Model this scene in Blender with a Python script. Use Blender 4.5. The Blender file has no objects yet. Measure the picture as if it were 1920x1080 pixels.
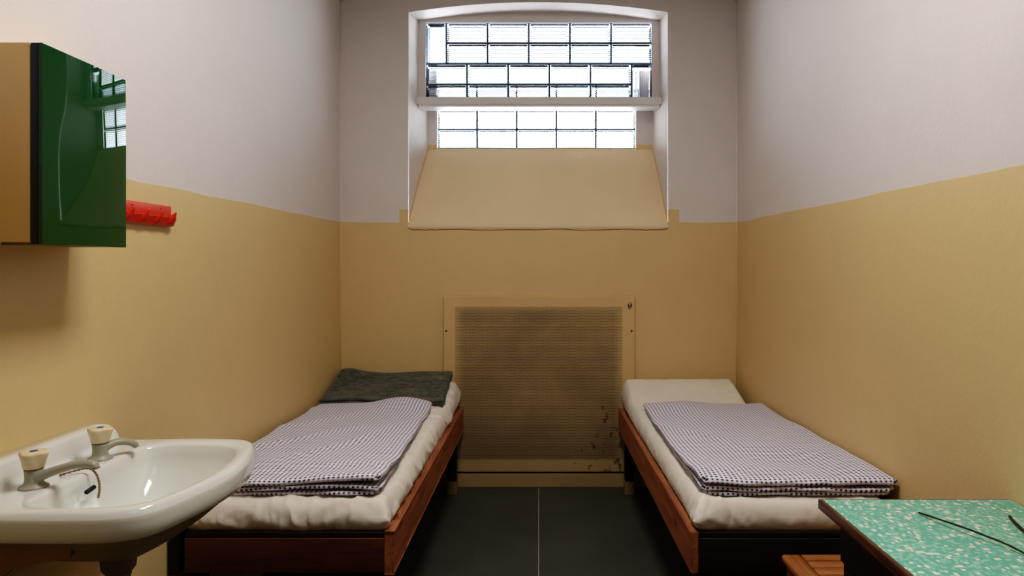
import bpy, bmesh, math, random
from mathutils import Vector, noise, Matrix

random.seed(7)
SC = bpy.context.scene
COL = SC.collection
H = 1.35          # camera height
F = 1280.0        # focal length in px (1920 wide)
VX, VY = 1010.0, 492.0

def s2l(c):
    c = c / 255.0
    return c / 12.92 if c <= 0.04045 else ((c + 0.055) / 1.055) ** 2.4
def rgb(r, g, b):
    return (s2l(r), s2l(g), s2l(b), 1.0)
def sm(a, b, x):
    t = max(0.0, min(1.0, (x - a) / (b - a)))
    return t * t * (3 - 2 * t)
def lerp(a, b, t):
    return a + (b - a) * t
def nz(x, y, z=0.0):
    return noise.noise(Vector((x, y, z)))

# ------------------------------------------------------------------ objects
def link_mesh(name, verts, faces, mat=None, parent=None, smooth=False, uvs=None, origin=None):
    me = bpy.data.meshes.new(name)
    if origin is not None:
        o = Vector(origin)
        verts = [Vector(v) - o for v in verts]
    me.from_pydata([tuple(v) for v in verts], [], faces)
    if uvs is not None:
        uvl = me.uv_layers.new(name='cloth')
        for lp in me.loops:
            uvl.data[lp.index].uv = uvs[lp.vertex_index]
    bm = bmesh.new(); bm.from_mesh(me)
    bmesh.ops.recalc_face_normals(bm, faces=bm.faces)
    bm.to_mesh(me); bm.free()
    if smooth:
        for p in me.polygons: p.use_smooth = True
    ob = bpy.data.objects.new(name, me)
    COL.objects.link(ob)
    if mat: me.materials.append(mat)
    if parent:
        ob.parent = parent
        ob.location = -parent.location if origin is None else Vector(origin) - parent.location
    elif origin is not None:
        ob.location = origin
    return ob

def thing(name, label, cat, loc, group=None):
    o = bpy.data.objects.new(name, None)
    o.empty_display_size = 0.05
    COL.objects.link(o)
    o.location = Vector(loc)
    tag(o, label, cat, group)
    return o
def tag(o, label, cat, group=None):
    o['label'] = label; o['category'] = cat
    if group: o['group'] = group
def struct(o, label=None):
    o['kind'] = 'structure'
    if label: o['label'] = label
    return o

class MB:
    def __init__(self):
        self.v = []; self.f = []; self.n = 0
    def add(self, vs, fs):
        k = len(self.v)
        self.v += [Vector(v) for v in vs]
        self.f += [tuple(i + k for i in f) for f in fs]
        return self
    def box(self, x0, x1, y0, y1, z0, z1, bev=0.0):
        bm = bmesh.new()
        bmesh.ops.create_cube(bm, size=1)
        for v in bm.verts:
            v.co = Vector((lerp(x0, x1, v.co.x + .5), lerp(y0, y1, v.co.y + .5), lerp(z0, z1, v.co.z + .5)))
        if bev > 0:
            bmesh.ops.bevel(bm, geom=bm.edges[:], offset=bev, segments=3, affect='EDGES', profile=0.5)
        bm.verts.index_update()
        self.add([v.co.copy() for v in bm.verts], [[v.index for v in f.verts] for f in bm.faces])
        bm.free(); return self
    def lathe(self, c, prof, n=32, axis='z'):
        vs = []; fs = []
        for (r, h) in prof:
            for i in range(n):
                a = 2 * math.pi * i / n
                p = (r * math.cos(a), r * math.sin(a), h)
                if axis == 'y': p = (p[0], h, p[1])
                if axis == 'x': p = (h, p[0], p[1])
                vs.append(Vector(c) + Vector(p))
        m = len(prof)
        for j in range(m - 1):
            for i in range(n):
                k = (i + 1) % n
                fs.append((j * n + i, j * n + k, (j + 1) * n + k, (j + 1) * n + i))
        fs.append(tuple(range(n))); fs.append(tuple((m - 1) * n + i for i in range(n)))
        return self.add(vs, fs)
    def tube(self, pts, rad, n=10, flat=1.0):
        pts = [Vector(p) for p in pts]
        rads = rad if isinstance(rad, (list, tuple)) else [rad] * len(pts)
        vs = []; fs = []
        for i, p in enumerate(pts):
            t = (pts[min(i + 1, len(pts) - 1)] - pts[max(i - 1, 0)]).normalized()
            up = Vector((0, 0, 1)) if abs(t.z) < .95 else Vector((0, 1, 0))
            s = t.cross(up).normalized(); u = s.cross(t).normalized()
            for k in range(n):
                a = 2 * math.pi * k / n
                vs.append(p + s * math.cos(a) * rads[i] + u * math.sin(a) * rads[i] * flat)
        for j in range(len(pts) - 1):
            for k in range(n):
                l = (k + 1) % n
                fs.append((j * n + k, j * n + l, (j + 1) * n + l, (j + 1) * n + k))
        fs.append(tuple(range(n))); fs.append(tuple((len(pts) - 1) * n + i for i in range(n)))
        return self.add(vs, fs)
    def build(self, name, mat, parent=None, smooth=False, origin=None):
        return link_mesh(name, self.v, self.f, mat, parent, smooth, origin=origin)

def autosmooth(ob, deg=35):
    me = ob.data
    for p in me.polygons: p.use_smooth = True
    me.set_sharp_from_angle(angle=math.radians(deg))
    return ob

def catmull(P, closed=False, k=8):
    out = []
    n = len(P)
    rng = range(n if closed else n - 1)
    for i in rng:
        if closed:
            a, b, c, d = P[(i - 1) % n], P[i], P[(i + 1) % n], P[(i + 2) % n]
        else:
            a, b, c, d = P[max(i - 1, 0)], P[i], P[i + 1], P[min(i + 2, n - 1)]
        a, b, c, d = Vector(a), Vector(b), Vector(c), Vector(d)
        for j in range(k):
            t = j / k
            out.append(0.5 * ((2 * b) + (c - a) * t + (2 * a - 5 * b + 4 * c - d) * t * t + (3 * b - a - 3 * c + d) * t ** 3))
    if not closed: out.append(Vector(P[-1]))
    return out

# ------------------------------------------------------------------ materials
class NT:
    def __init__(self, name):
        self.m = bpy.data.materials.new(name); self.m.use_nodes = True
        self.t = self.m.node_tree; self.t.nodes.clear()
        self.out = self.t.nodes.new('ShaderNodeOutputMaterial')
        self.b = self.t.nodes.new('ShaderNodeBsdfPrincipled')
        self.t.links.new(self.b.outputs[0], self.out.inputs[0])
    def node(self, ty, **kw):
        n = self.t.nodes.new(ty)
        for k, v in kw.items(): setattr(n, k, v)
        return n
    def L(self, a, b): self.t.links.new(a, b)
    def setin(self, sock, v):
        if isinstance(v, bpy.types.NodeSocket): self.L(v, sock)
        else: sock.default_value = v
    def math(self, op, a, b=0.0, c=0.0, clamp=False):
        n = self.node('ShaderNodeMath', operation=op); n.use_clamp = clamp
        self.setin(n.inputs[0], a); self.setin(n.inputs[1], b); self.setin(n.inputs[2], c)
        return n.outputs[0]
    def ss(self, x, a, b):
        n = self.node('ShaderNodeMapRange', interpolation_type='SMOOTHSTEP')
        self.setin(n.inputs['Value'], x); n.inputs['From Min'].default_value = a; n.inputs['From Max'].default_value = b
        return n.outputs[0]
    def mix(self, f, a, b, mode='MIX'):
        n = self.node('ShaderNodeMix', data_type='RGBA', blend_type=mode)
        self.setin(n.inputs[0], f); self.setin(n.inputs[6], a); self.setin(n.inputs[7], b)
        return n.outputs[2]
    def pos(self):
        g = self.node('ShaderNodeNewGeometry'); s = self.node('ShaderNodeSeparateXYZ')
        self.L(g.outputs['Position'], s.inputs[0])
        return g.outputs['Position'], s.outputs[0], s.outputs[1], s.outputs[2]
    def noise(self, vec, scale, detail=3, rough=.55):
        n = self.node('ShaderNodeTexNoise'); self.L(vec, n.inputs['Vector'])
        n.inputs['Scale'].default_value = scale; n.inputs['Detail'].default_value = detail
        n.inputs['Roughness'].default_value = rough
        return n.outputs['Fac']
    def scalev(self, vec, sx, sy, sz):
        n = self.node('ShaderNodeVectorMath', operation='MULTIPLY'); self.L(vec, n.inputs[0])
        n.inputs[1].default_value = (sx, sy, sz); return n.outputs[0]
    def bump(self, h, strength=.3, dist=.002):
        n = self.node('ShaderNodeBump'); self.setin(n.inputs['Height'], h)
        n.inputs['Strength'].default_value = strength; n.inputs['Distance'].default_value = dist
        self.L(n.outputs[0], self.b.inputs['Normal']); return n
    def col(self, v): self.setin(self.b.inputs['Base Color'], v)
    def rough(self, v): self.setin(self.b.inputs['Roughness'], v)
    def spec(self, v): self.b.inputs['Specular IOR Level'].default_value = v

WHITE = rgb(215, 207, 204); YEL = rgb(214, 187, 138)

def wall_mat(name, back=False):
    n = NT(name)
    P, x, y, z = n.pos()
    wob = n.math('MULTIPLY', n.math('SUBTRACT', n.noise(P, 3.0, 4), .5), .022)
    wob2 = n.math('MULTIPLY', n.math('SUBTRACT', n.noise(P, 40.0, 3), .5), .006)
    lim = n.math('ADD', 1.592, n.math('ADD', wob, wob2))
    if back:
        ax = n.math('ABSOLUTE', n.math('SUBTRACT', x, .004))
        tab = n.math('MULTIPLY', n.math('LESS_THAN', ax, .843), .078)
        lim = n.math('ADD', lim, tab)
        # niche: paint runs a finger's width up the jamb along the sloped sill
        sl = n.math('ADD', n.math('MULTIPLY', n.math('SUBTRACT', y, 4.114), 1.445), 1.607)
        inn = n.math('GREATER_THAN', y, 4.118)
        lim = n.math('ADD', n.math('MULTIPLY', lim, n.math('SUBTRACT', 1.0, inn)), n.math('MULTIPLY', n.math('ADD', sl, wob2), inn))
    d = n.math('SUBTRACT', z, lim)
    up = n.ss(d, -.0015, .0015)
    big = n.noise(P, 1.3, 5, .6)
    mid = n.noise(P, 9.0, 5, .6)
    var = n.math('ADD', n.math('MULTIPLY', big, .14), n.math('MULTIPLY', mid, .06))
    fac = n.math('ADD', .90, var)
    c = n.mix(up, YEL, WHITE)
    sc = n.node('ShaderNodeVectorMath', operation='SCALE'); n.L(c, sc.inputs[0]); n.L(fac, sc.inputs['Scale'])
    spk = n.ss(n.noise(P, 60.0, 2), .74, .80)
    n.col(n.mix(n.math('MULTIPLY', spk, .25), sc.outputs[0], rgb(120, 85, 45)))
    n.rough(n.math('SUBTRACT', .62, n.math('MULTIPLY', n.math('SUBTRACT', 1.0, up), .12)))
    n.spec(.3)
    h = n.math('ADD', n.math('MULTIPLY', n.noise(P, 150.0, 4, .6), .6), n.math('MULTIPLY', n.noise(P, 28.0, 4), 1.2))
    h = n.math('ADD', h, n.math('MULTIPLY', n.ss(d, -.003, .003), -.35))
    n.bump(h, .34, .0025)
    return n.m

def plain(name, color, rough=.5, spec=.5, metal=0.0, bumpscale=0, bumps=.2, var=.0, varscale=8, coat=0):
    n = NT(name)
    P, x, y, z = n.pos()
    if var:
        f = n.noise(P, varscale, 4)
        dark = tuple(c * (1 - var) for c in color[:3]) + (1,)
        n.col(n.mix(f, dark, color))
    else: n.col(color)
    n.rough(rough); n.spec(spec); n.b.inputs['Metallic'].default_value = metal
    n.b.inputs['Coat Weight'].default_value = coat
    if bumpscale: n.bump(n.noise(P, bumpscale, 4), bumps, .002)
    return n.m

def wood(name, light, dark, axis='y', rough=.5, knots=True, scale=1.0):
    n = NT(name)
    P, x, y, z = n.pos()
    s = {'y': (14, 1.2, 14), 'x': (1.2, 14, 14), 'z': (14, 14, 1.2)}[axis]
    v = n.scalev(P, *[k * scale for k in s])
    g = n.noise(v, 3.0, 6, .65)
    g2 = n.noise(v, 14.0, 3, .6)
    f = n.ss(n.math('ADD', n.math('MULTIPLY', g, .75), n.math('MULTIPLY', g2, .25)), .30, .68)
    c = n.mix(f, dark, light)
    if knots:
        vo = n.node('ShaderNodeTexVoronoi'); n.L(n.scalev(P, *{'y': (7, 4, 7), 'x': (4, 7, 7), 'z': (7, 7, 4)}[axis]), vo.inputs['Vector'])
        vo.inputs['Scale'].default_value = 1.0
        k = n.math('SUBTRACT', 1.0, n.ss(vo.outputs['Distance'], .05, .16))
        c = n.mix(n.math('MULTIPLY', k, .75), c, tuple(q * .25 for q in dark[:3]) + (1,))
    n.col(c); n.rough(rough); n.spec(.4)
    n.bump(g, .15, .001)
    return n.m

def cloth_white(name, color):
    n = NT(name); P, x, y, z = n.pos()
    f = n.noise(P, 5.0, 4)
    n.col(n.mix(f, tuple(c * .86 for c in color[:3]) + (1,), color))
    n.rough(.85); n.spec(.15)
    n.b.inputs['Sheen Weight'].default_value = .1
    h = n.math('ADD', n.noise(n.scalev(P, 1, .5, 1), 16.0, 3), n.math('MULTIPLY', n.noise(P, 500.0, 2), .08))
    n.bump(h, .35, .008)
    return n.m

def gingham():
    n = NT('gingham_cotton')
    uv = n.node('ShaderNodeUVMap'); uv.uv_map = 'cloth'
    s = n.node('ShaderNodeSeparateXYZ'); n.L(uv.outputs[0], s.inputs[0])
    def stripe(a, lo, hi):
        w = n.math('FRACT', n.math('DIVIDE', a, .0162))
        return n.math('MULTIPLY', n.ss(w, lo - .04, lo + .04), n.math('SUBTRACT', 1.0, n.ss(w, hi - .04, hi + .04)))
    a = stripe(s.outputs[0], .28, .72); b = stripe(s.outputs[1], .28, .72)
    both = n.math('MULTIPLY', a, b)
    one = n.math('MAXIMUM', a, b)
    c = n.mix(n.math('MULTIPLY', one, .26), rgb(234, 230, 240), rgb(90, 96, 134))
    c = n.mix(n.math('MULTIPLY', both, .97), c, rgb(22, 30, 72))
    n.col(c); n.rough(.85); n.spec(.1)
    P, x, y, z = n.pos()
    n.bump(n.noise(P, 30.0, 3), .3, .003)
    return n.m

def perforated():
    n = NT('perforated_painted_steel'); P, x, y, z = n.pos()
    px, pz = .01031, .00945
    row = n.math('FLOOR', n.math('DIVIDE', z, pz))
    odd = n.math('MODULO', row, 2.0)
    fx = n.math('FRACT', n.math('ADD', n.math('DIVIDE', n.math('ADD', x, 2.0), px), n.math('MULTIPLY', odd, .5)))
    fz = n.math('FRACT', n.math('DIVIDE', z, pz))
    dx = n.math('MULTIPLY', n.math('SUBTRACT', fx, .5), px)
    dz = n.math('MULTIPLY', n.math('SUBTRACT', fz, .5), pz)
    d = n.math('SQRT', n.math('ADD', n.math('MULTIPLY', dx, dx), n.math('MULTIPLY', dz, dz)))
    hole = n.math('SUBTRACT', 1.0, n.ss(d, .0021, .0031))
    ax = n.math('ABSOLUTE', x)
    inx = n.math('LESS_THAN', ax, .500)
    inz = n.math('MULTIPLY', n.math('GREATER_THAN', z, .168), n.math('LESS_THAN', z, 1.084))
    zone = n.math('MULTIPLY', inx, inz)
    hole = n.math('MULTIPLY', hole, zone)
    base = n.mix(n.noise(P, 4.0, 5), rgb(202, 172, 122), rgb(218, 190, 140))
    dirt = n.ss(n.noise(P, 2.6, 5, .62), .30, .62)
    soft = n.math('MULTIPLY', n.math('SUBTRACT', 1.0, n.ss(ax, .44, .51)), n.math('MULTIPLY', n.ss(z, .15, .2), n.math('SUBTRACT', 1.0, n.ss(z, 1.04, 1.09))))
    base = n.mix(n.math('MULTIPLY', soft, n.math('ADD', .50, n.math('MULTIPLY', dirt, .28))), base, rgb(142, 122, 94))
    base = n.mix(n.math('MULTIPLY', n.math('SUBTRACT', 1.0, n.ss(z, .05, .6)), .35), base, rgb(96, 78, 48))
    # grime blotches, mostly low on the right
    lowr = n.math('MULTIPLY', n.ss(x, -.15, .45), n.math('SUBTRACT', 1.0, n.ss(z, .25, .95)))
    th = n.math('SUBTRACT', n.noise(n.scalev(P, 1.3, 1, .8), 22.0, 4, .6), n.math('MULTIPLY', n.math('SUBTRACT', 1.0, lowr), .35))
    base = n.mix(n.math('MULTIPLY', n.ss(th, .52, .62), .7), base, rgb(52, 40, 24))
    # chipped paint by the top right corner
    ex = n.math('SUBTRACT', x, .546); ez = n.math('SUBTRACT', z, 1.091)
    dd = n.math('SQRT', n.math('ADD', n.math('MULTIPLY', n.math('MULTIPLY', ex, 1.6), n.math('MULTIPLY', ex, 1.6)), n.math('MULTIPLY', ez, ez)))
    chip = n.math('MULTIPLY', n.math('SUBTRACT', 1.0, n.ss(dd, .016, .026)), n.ss(n.noise(n.scalev(P, 1.8, 1, .6), 75.0, 2), .46, .52))
    base = n.mix(chip, base, rgb(28, 20, 14))
    n.col(n.mix(n.math('MULTIPLY', hole, .97), base, rgb(22, 14, 8)))
    n.rough(.45); n.spec(.4)
    n.bump(n.math('ADD', n.math('MULTIPLY', hole, -1.0), n.math('MULTIPLY', n.noise(P, 12.0, 4), .4)), .5, .002)
    return n.m

def laminate():
    n = NT('mosaic_laminate'); P, x, y, z = n.pos()
    def cells(sx, sy, ox, oy, seed):
        fx = n.math('FLOOR', n.math('DIVIDE', n.math('ADD', x, ox), sx))
        fy = n.math('FLOOR', n.math('DIVIDE', n.math('ADD', y, oy), sy))
        cb = n.node('ShaderNodeCombineXYZ'); n.L(fx, cb.inputs[0]); n.L(fy, cb.inputs[1]); cb.inputs[2].default_value = seed
        w = n.node('ShaderNodeTexWhiteNoise', noise_dimensions='3D'); n.L(cb.outputs[0], w.inputs['Vector'])
        return w.outputs['Value']
    g = rgb(114, 192, 174)
    c = n.mix(n.math('MULTIPLY', cells(.0055, .012, .1, .2, 1), .5), g, rgb(88, 168, 146))
    for sx, sy, ox, oy, sd, th in ((.0055, .0065, 0, 0, 2, .84), (.011, .0065, .002, .003, 3, .88), (.0055, .013, .001, .004, 5, .90)):
        c = n.mix(n.math('MULTIPLY', n.math('GREATER_THAN', cells(sx, sy, ox, oy, sd), th), .85), c, rgb(156, 208, 188))
    for sx, sy, ox, oy, sd, th in ((.0065, .0080, .0, .0, 12, .955), (.0125, .0085, .004, .001, 13, .972), (.0075, .014, .003, .005, 15, .975)):
        c = n.mix(n.math('GREATER_THAN', cells(sx, sy, ox, oy, sd), th), c, rgb(232, 226, 218))
    n.col(c); n.rough(.32); n.spec(.35)
    return n.m

def floor_mat():
    n = NT('dark_linoleum'); P, x, y, z = n.pos()
    f = n.noise(P, 2.4, 6, .65)
    c = n.mix(f, rgb(54, 56, 49), rgb(88, 89, 80))
    sc = n.ss(n.noise(n.scalev(P, 5, .9, 1), 3.0, 5, .7), .60, .78)
    c = n.mix(n.math('MULTIPLY', sc, .35), c, rgb(104, 106, 100))
    wob = n.math('MULTIPLY', n.math('SUBTRACT', n.noise(P, 14.0, 2), .5), .006)
    ax = n.math('ABSOLUTE', n.math('ADD', x, wob))
    seam = n.math('SUBTRACT', 1.0, n.ss(ax, .0016, .0030))
    c = n.mix(n.math('MULTIPLY', seam, n.math('ADD', .25, n.noise(P, 9.0, 3))), c, rgb(168, 160, 142))
    n.col(c); n.rough(n.math('ADD', .42, n.math('MULTIPLY', f, .2))); n.spec(.35)
    n.bump(n.noise(P, 90.0, 3), .1, .001)
    return n.m

M = {}
M['wall'] = wall_mat('wall_paint_two_tone')
M['wallf'] = plain('darkened_front_wall_paint', rgb(120, 104, 80), .7, .3, var=.1)  # unseen wall, painted darker to weaken bounce light on the basin apron
M['wallb'] = wall_mat('back_wall_paint_two_tone', True)
M['white'] = plain('white_plaster', WHITE, .65, .3, bumpscale=60, bumps=.2, var=.08, varscale=3)
M['ceil'] = plain('ceiling_plaster', rgb(196, 192, 176), .8, .2, bumpscale=60, var=.08, varscale=3)
M['frame'] = plain('white_frame_paint', rgb(224, 221, 220), .5, .4, bumpscale=50, bumps=.15, var=.06, varscale=6)
M['sill'] = plain('sill_yellow_paint', rgb(232, 208, 172), .6, .3, bumpscale=26, bumps=.35, var=.14, varscale=3)
M['floor'] = floor_mat()
M['wood'] = wood('red_brown_board', rgb(178, 114, 78), rgb(128, 76, 50), 'y')
M['woodx'] = wood('shaded_board_crosswise', rgb(104, 56, 38), rgb(66, 32, 22), 'x')  # bed wood darkened so the end boards carry their shade in the colour
M['woodxd'] = wood('table_shadow_board_crosswise', rgb(44, 30, 24), rgb(26, 16, 14), 'x')  # table's shadow on the right foot board, painted as near-black wood
M['dkwood'] = plain('dark_wood', rgb(40, 24, 18), .6, .3, var=.4, varscale=12)
M['block'] = plain('beige_painted_block', rgb(150, 126, 84), .6, .3, var=.2)
M['sheet_old'] = cloth_white('cream_sheet', rgb(236, 228, 216))
M['sheet'] = cloth_white('white_sheet', rgb(236, 229, 218))
M['gingham'] = gingham()
M['perf'] = perforated()
M['plinth'] = plain('plinth_paint', rgb(184, 158, 112), .6, .3, var=.3, varscale=6, bumpscale=20)
M['lam'] = laminate()
M['edge'] = wood('dark_table_edge', rgb(112, 70, 50), rgb(56, 30, 20), 'y', .35, False, 1.5)
M['seatwood'] = wood('orange_seat_wood', rgb(172, 110, 60), rgb(128, 76, 38), 'y', .3, False, 1.5)
M['seatwoodx'] = wood('orange_slat_wood', rgb(178, 116, 64), rgb(134, 80, 40), 'x', .3, False, 1.5)
M['black'] = plain('black_metal', rgb(24, 24, 24), .5, .4)
M['ceramic'] = plain('white_ceramic', rgb(220, 221, 215), .09, .5, coat=.3, var=.03, varscale=4)
M['under'] = plain('tan_ceramic_underside', rgb(160, 146, 116), .5, .4, var=.3, varscale=14)  # darker mottled tan for the underside of the basin
M['tap'] = plain('matt_grey_tap_body', rgb(160, 158, 140), .38, .5, var=.1, varscale=30)
M['knob'] = plain('cream_plastic_knob', rgb(224, 206, 170), .4, .5, var=.1, varscale=40)
M['blue'] = plain('blue_cap', rgb(36, 84, 150), .4, .5)
M['chain'] = plain('tarnished_chain', rgb(150, 124, 88), .4, .5, metal=.5, var=.4, varscale=90)
M['bracket'] = plain('yellow_bracket_paint', rgb(156, 118, 62), .55, .4, var=.3, varscale=14)
M['pipe'] = plain('dirty_pipe', rgb(140, 126, 98), .5, .4, var=.5, varscale=30)
M['cab'] = plain('cabinet_side_tan', rgb(226, 192, 136), .6, .3, bumpscale=200, bumps=.1, var=.05, varscale=20)
M['cabedge'] = plain('cabinet_dark_edge', rgb(8, 30, 36), .35, .4)
M['brass'] = plain('screw_metal', rgb(60, 48, 32), .5, .5)
# glossy green door, slightly warped sheet
n = NT('green_gloss_door'); P, x, y, z = n.pos()
n.col(rgb(8, 66, 26)); n.rough(.02); n.spec(.5); n.b.inputs['Coat Weight'].default_value = .0; n.b.inputs['Coat Roughness'].default_value = .03
e = n.math('SUBTRACT', 1.0, n.ss(n.math('ADD', n.math('SUBTRACT', 1.745, y), n.math('MULTIPLY', n.math('SUBTRACT', 1.815, z), .12)), .0, .14))
h = n.math('ADD', n.noise(n.scalev(P, 1, 1.0, 1.0), 4.5, 0), n.math('MULTIPLY', e, .03))
bn = n.bump(h, 1.0, .0020)
n.L(bn.outputs[0], n.b.inputs['Coat Normal'])
M['green'] = n.m
n = NT('red_plastic'); n.col(rgb(204, 44, 8)); n.rough(.32); n.spec(.5); M['red'] = n.m
# grey felted blanket
n = NT('grey_wool_blanket'); P, x, y, z = n.pos()
f = n.noise(n.scalev(P, 1, 1.6, 1.6), 26.0, 8, .78)
c = n.mix(n.ss(f, .3, .72), rgb(50, 54, 50), rgb(112, 115, 106))
n.col(n.mix(n.math('MULTIPLY', n.ss(n.noise(P, 7.0, 4), .5, .75), .30), c, rgb(132, 128, 114)))
n.rough(.95); n.spec(.05); n.b.inputs['Sheen Weight'].default_value = .2
n.bump(n.math('ADD', n.noise(P, 220.0, 4, .7), n.noise(P, 12.0, 3)), .5, .004)
M['wool'] = n.m
# mortar between blocks
M['mortar'] = plain('dark_joint_mortar', rgb(84, 104, 124), .7, .2, var=.3, varscale=40)
# ribbed glass: partly sees straight through, partly refracts
def glass(name, axis):
    n = NT(name)
    t = n.t; t.nodes.remove(n.b)
    P, x, y, z = n.pos()
    at = n.node('ShaderNodeAttribute'); at.attribute_name = 'tint'
    a = z if axis == 'x' else x
    w = n.math('SINE', n.math('MULTIPLY', a, 2 * math.pi / .0118))
    bm_ = n.node('ShaderNodeBump'); bm_.inputs['Strength'].default_value = .9; bm_.inputs['Distance'].default_value = .006
    nn = n.math('ADD', w, n.math('MULTIPLY', n.noise(P, 30.0, 2), .7))
    n.L(nn, bm_.inputs['Height'])
    gl = n.node('ShaderNodeBsdfRefraction'); gl.inputs['Roughness'].default_value = .02; gl.inputs['IOR'].default_value = 1.13
    n.L(at.outputs['Color'], gl.inputs['Color']); n.L(bm_.outputs[0], gl.inputs['Normal'])
    tr = n.node('ShaderNodeBsdfTransparent'); n.L(at.outputs['Color'], tr.inputs['Color'])
    gs = n.node('ShaderNodeBsdfGlossy'); gs.inputs['Roughness'].default_value = .12; n.L(bm_.outputs[0], gs.inputs['Normal'])
    m1 = n.node('ShaderNodeMixShader'); m1.inputs[0].default_value = .85
    n.L(tr.outputs[0], m1.inputs[1]); n.L(gl.outputs[0], m1.inputs[2])
    fr = n.node('ShaderNodeFresnel'); fr.inputs['IOR'].default_value = 1.45; n.L(bm_.outputs[0], fr.inputs['Normal'])
    m2 = n.node('ShaderNodeMixShader'); n.L(fr.outputs[0], m2.inputs[0]); n.L(m1.outputs[0], m2.inputs[1]); n.L(gs.outputs[0], m2.inputs[2])
    n.L(m2.outputs[0], n.out.inputs[0])
    return n.m
M['glass_h'] = glass('ribbed_glass_horizontal', 'x')
M['glass_v'] = glass('ribbed_glass_upright', 'z')

# ------------------------------------------------------------------ room shell
XW = 1.1957; YB = 4.114; YF = -1.0; ZS = 2.915
RV = 2.4; ZC = ZS - RV * math.cos(math.asin(XW / RV))
def vault(x): return ZC + math.sqrt(RV * RV - x * x)

def struct_mesh(name, vs, fs, mat, parent=None, smooth=False):
    o = link_mesh(name, vs, fs, mat, parent, smooth)
    if parent is None: o['kind'] = 'structure'
    return o
struct(MB().box(-XW - .2, XW + .2, YF - .2, YB + .2, -.12, 0).build('floor', M['floor']))
struct(MB().box(-XW - .2, -XW, YF - .2, YB + .2, 0, 3.3).build('wall_left', M['wall']))
struct(MB().box(XW, XW + .2, YF - .2, YB + .2, 0, 3.3).build('wall_right', M['wall']))
struct(MB().box(-XW, XW, YF - .2, YF, 0, 3.4).build('wall_front', M['wallf']))
vs = []; fs = []
NV = 32
for i in range(NV + 1):
    x = lerp(-XW, XW, i / NV)
    for (y, dz) in ((YF - .1, 0), (YB + .01, 0), (YF - .1, .12), (YB + .01, .12)):
        vs.append((x, y, vault(x) + dz))
for i in range(NV):
    a = 4 * i; b = a + 4
    fs += [(a, b, b + 1, a + 1), (a + 2, a + 3, b + 3, b + 2), (a, a + 2, b + 2, b), (a + 1, b + 1, b + 3, a + 3)]
fs += [(0, 1, 3, 2), (4 * NV, 4 * NV + 2, 4 * NV + 3, 4 * NV + 1)]
struct(link_mesh('ceiling', vs, fs, M['ceil'], smooth=False))

# back wall with arched niche
YU, YL = 4.30, 4.47
NA = 24
def arch(xl, xr, zc, za):
    pts = []
    for i in range(NA + 1):
        t = i / NA; x = lerp(xl, xr, t)
        pts.append((x, zc + (za - zc) * (1 - (2 * t - 1) ** 2)))
    return pts
oxl, oxr = -.784, .778
ixl, ixr = -.757, .763
dxl, dxr = -.723, .744
A0 = arch(oxl, oxr, 2.858, 2.918)
A1 = arch(ixl, ixr, 2.872, 2.926)
ZB0 = 1.580
b = MB()
# front face around opening
b.add([(-XW, YB, 0), (XW, YB, 0), (XW, YB, ZB0), (-XW, YB, ZB0)], [(0, 1, 2, 3)])
b.add([(-XW, YB, ZB0), (oxl, YB, ZB0), (oxl, YB, 3.3), (-XW, YB, 3.3)], [(0, 1, 2, 3)])
b.add([(oxr, YB, ZB0), (XW, YB, ZB0), (XW, YB, 3.3), (oxr, YB, 3.3)], [(0, 1, 2, 3)])
for i in range(NA):
    (xa, za), (xb, zb) = A0[i], A0[i + 1]
    b.add([(xa, YB, za), (xb, YB, zb), (xb, YB, 3.3), (xa, YB, 3.3)], [(0, 1, 2, 3)])
    (xc, zc), (xd, zd) = A1[i], A1[i + 1]
    b.add([(xa, YB, za), (xb, YB, zb), (xd, YU, zd), (xc, YU, zc)], [(0, 1, 2, 3)])
    # surround above the glass
    b.add([(xc, YU, zc), (xd, YU, zd), (xd, YU, 2.861), (xc, YU, 2.861)], [(0, 1, 2, 3)])
# jambs (outer to upper-glass plane, then to lower-glass plane below the rail)
zsl = lambda y: ZB0 + (y - YB) * (2.088 - ZB0) / (YL - YB)
for (xo, xi, xd) in ((oxl, ixl, dxl), (oxr, ixr, dxr)):
    b.add([(xo, YB + .001, ZB0 - .06), (xi, YU, zsl(YU) - .06), (xi, YU, 2.872), (xo, YB, 2.858)], [(0, 1, 2, 3)])
    b.add([(xi, YU, zsl(YU) - .06), (xd, YL, 2.03), (xd, YL, 2.55), (xi, YU, 2.55)], [(0, 1, 2, 3)])
# side strips of the upper surround
b.add([(ixl, YU, 2.33), (-.712, YU, 2.33), (-.712, YU, 2.861), (ixl, YU, 2.861)], [(0, 1, 2, 3)])
b.add([(.712, YU, 2.33), (ixr, YU, 2.33), (ixr, YU, 2.861), (.712, YU, 2.861)], [(0, 1, 2, 3)])
# side strips of the lower recess
b.add([(dxl, YL, 2.02), (-.6635, YL, 2.02), (-.6635, YL, 2.6), (dxl, YL, 2.6)], [(0, 1, 2, 3)])
b.add([(.6356, YL, 2.02), (dxr, YL, 2.02), (dxr, YL, 2.6), (.6356, YL, 2.6)], [(0, 1, 2, 3)])
# outer skin to stop daylight leaking
b.add([(-XW, YB + .2, 0), (XW, YB + .2, 0), (XW, YB + .2, 1.5), (-XW, YB + .2, 1.5)], [(0, 1, 2, 3)])
wb = struct(link_mesh('wall_back', b.v, b.f, M['wallb']))
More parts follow.
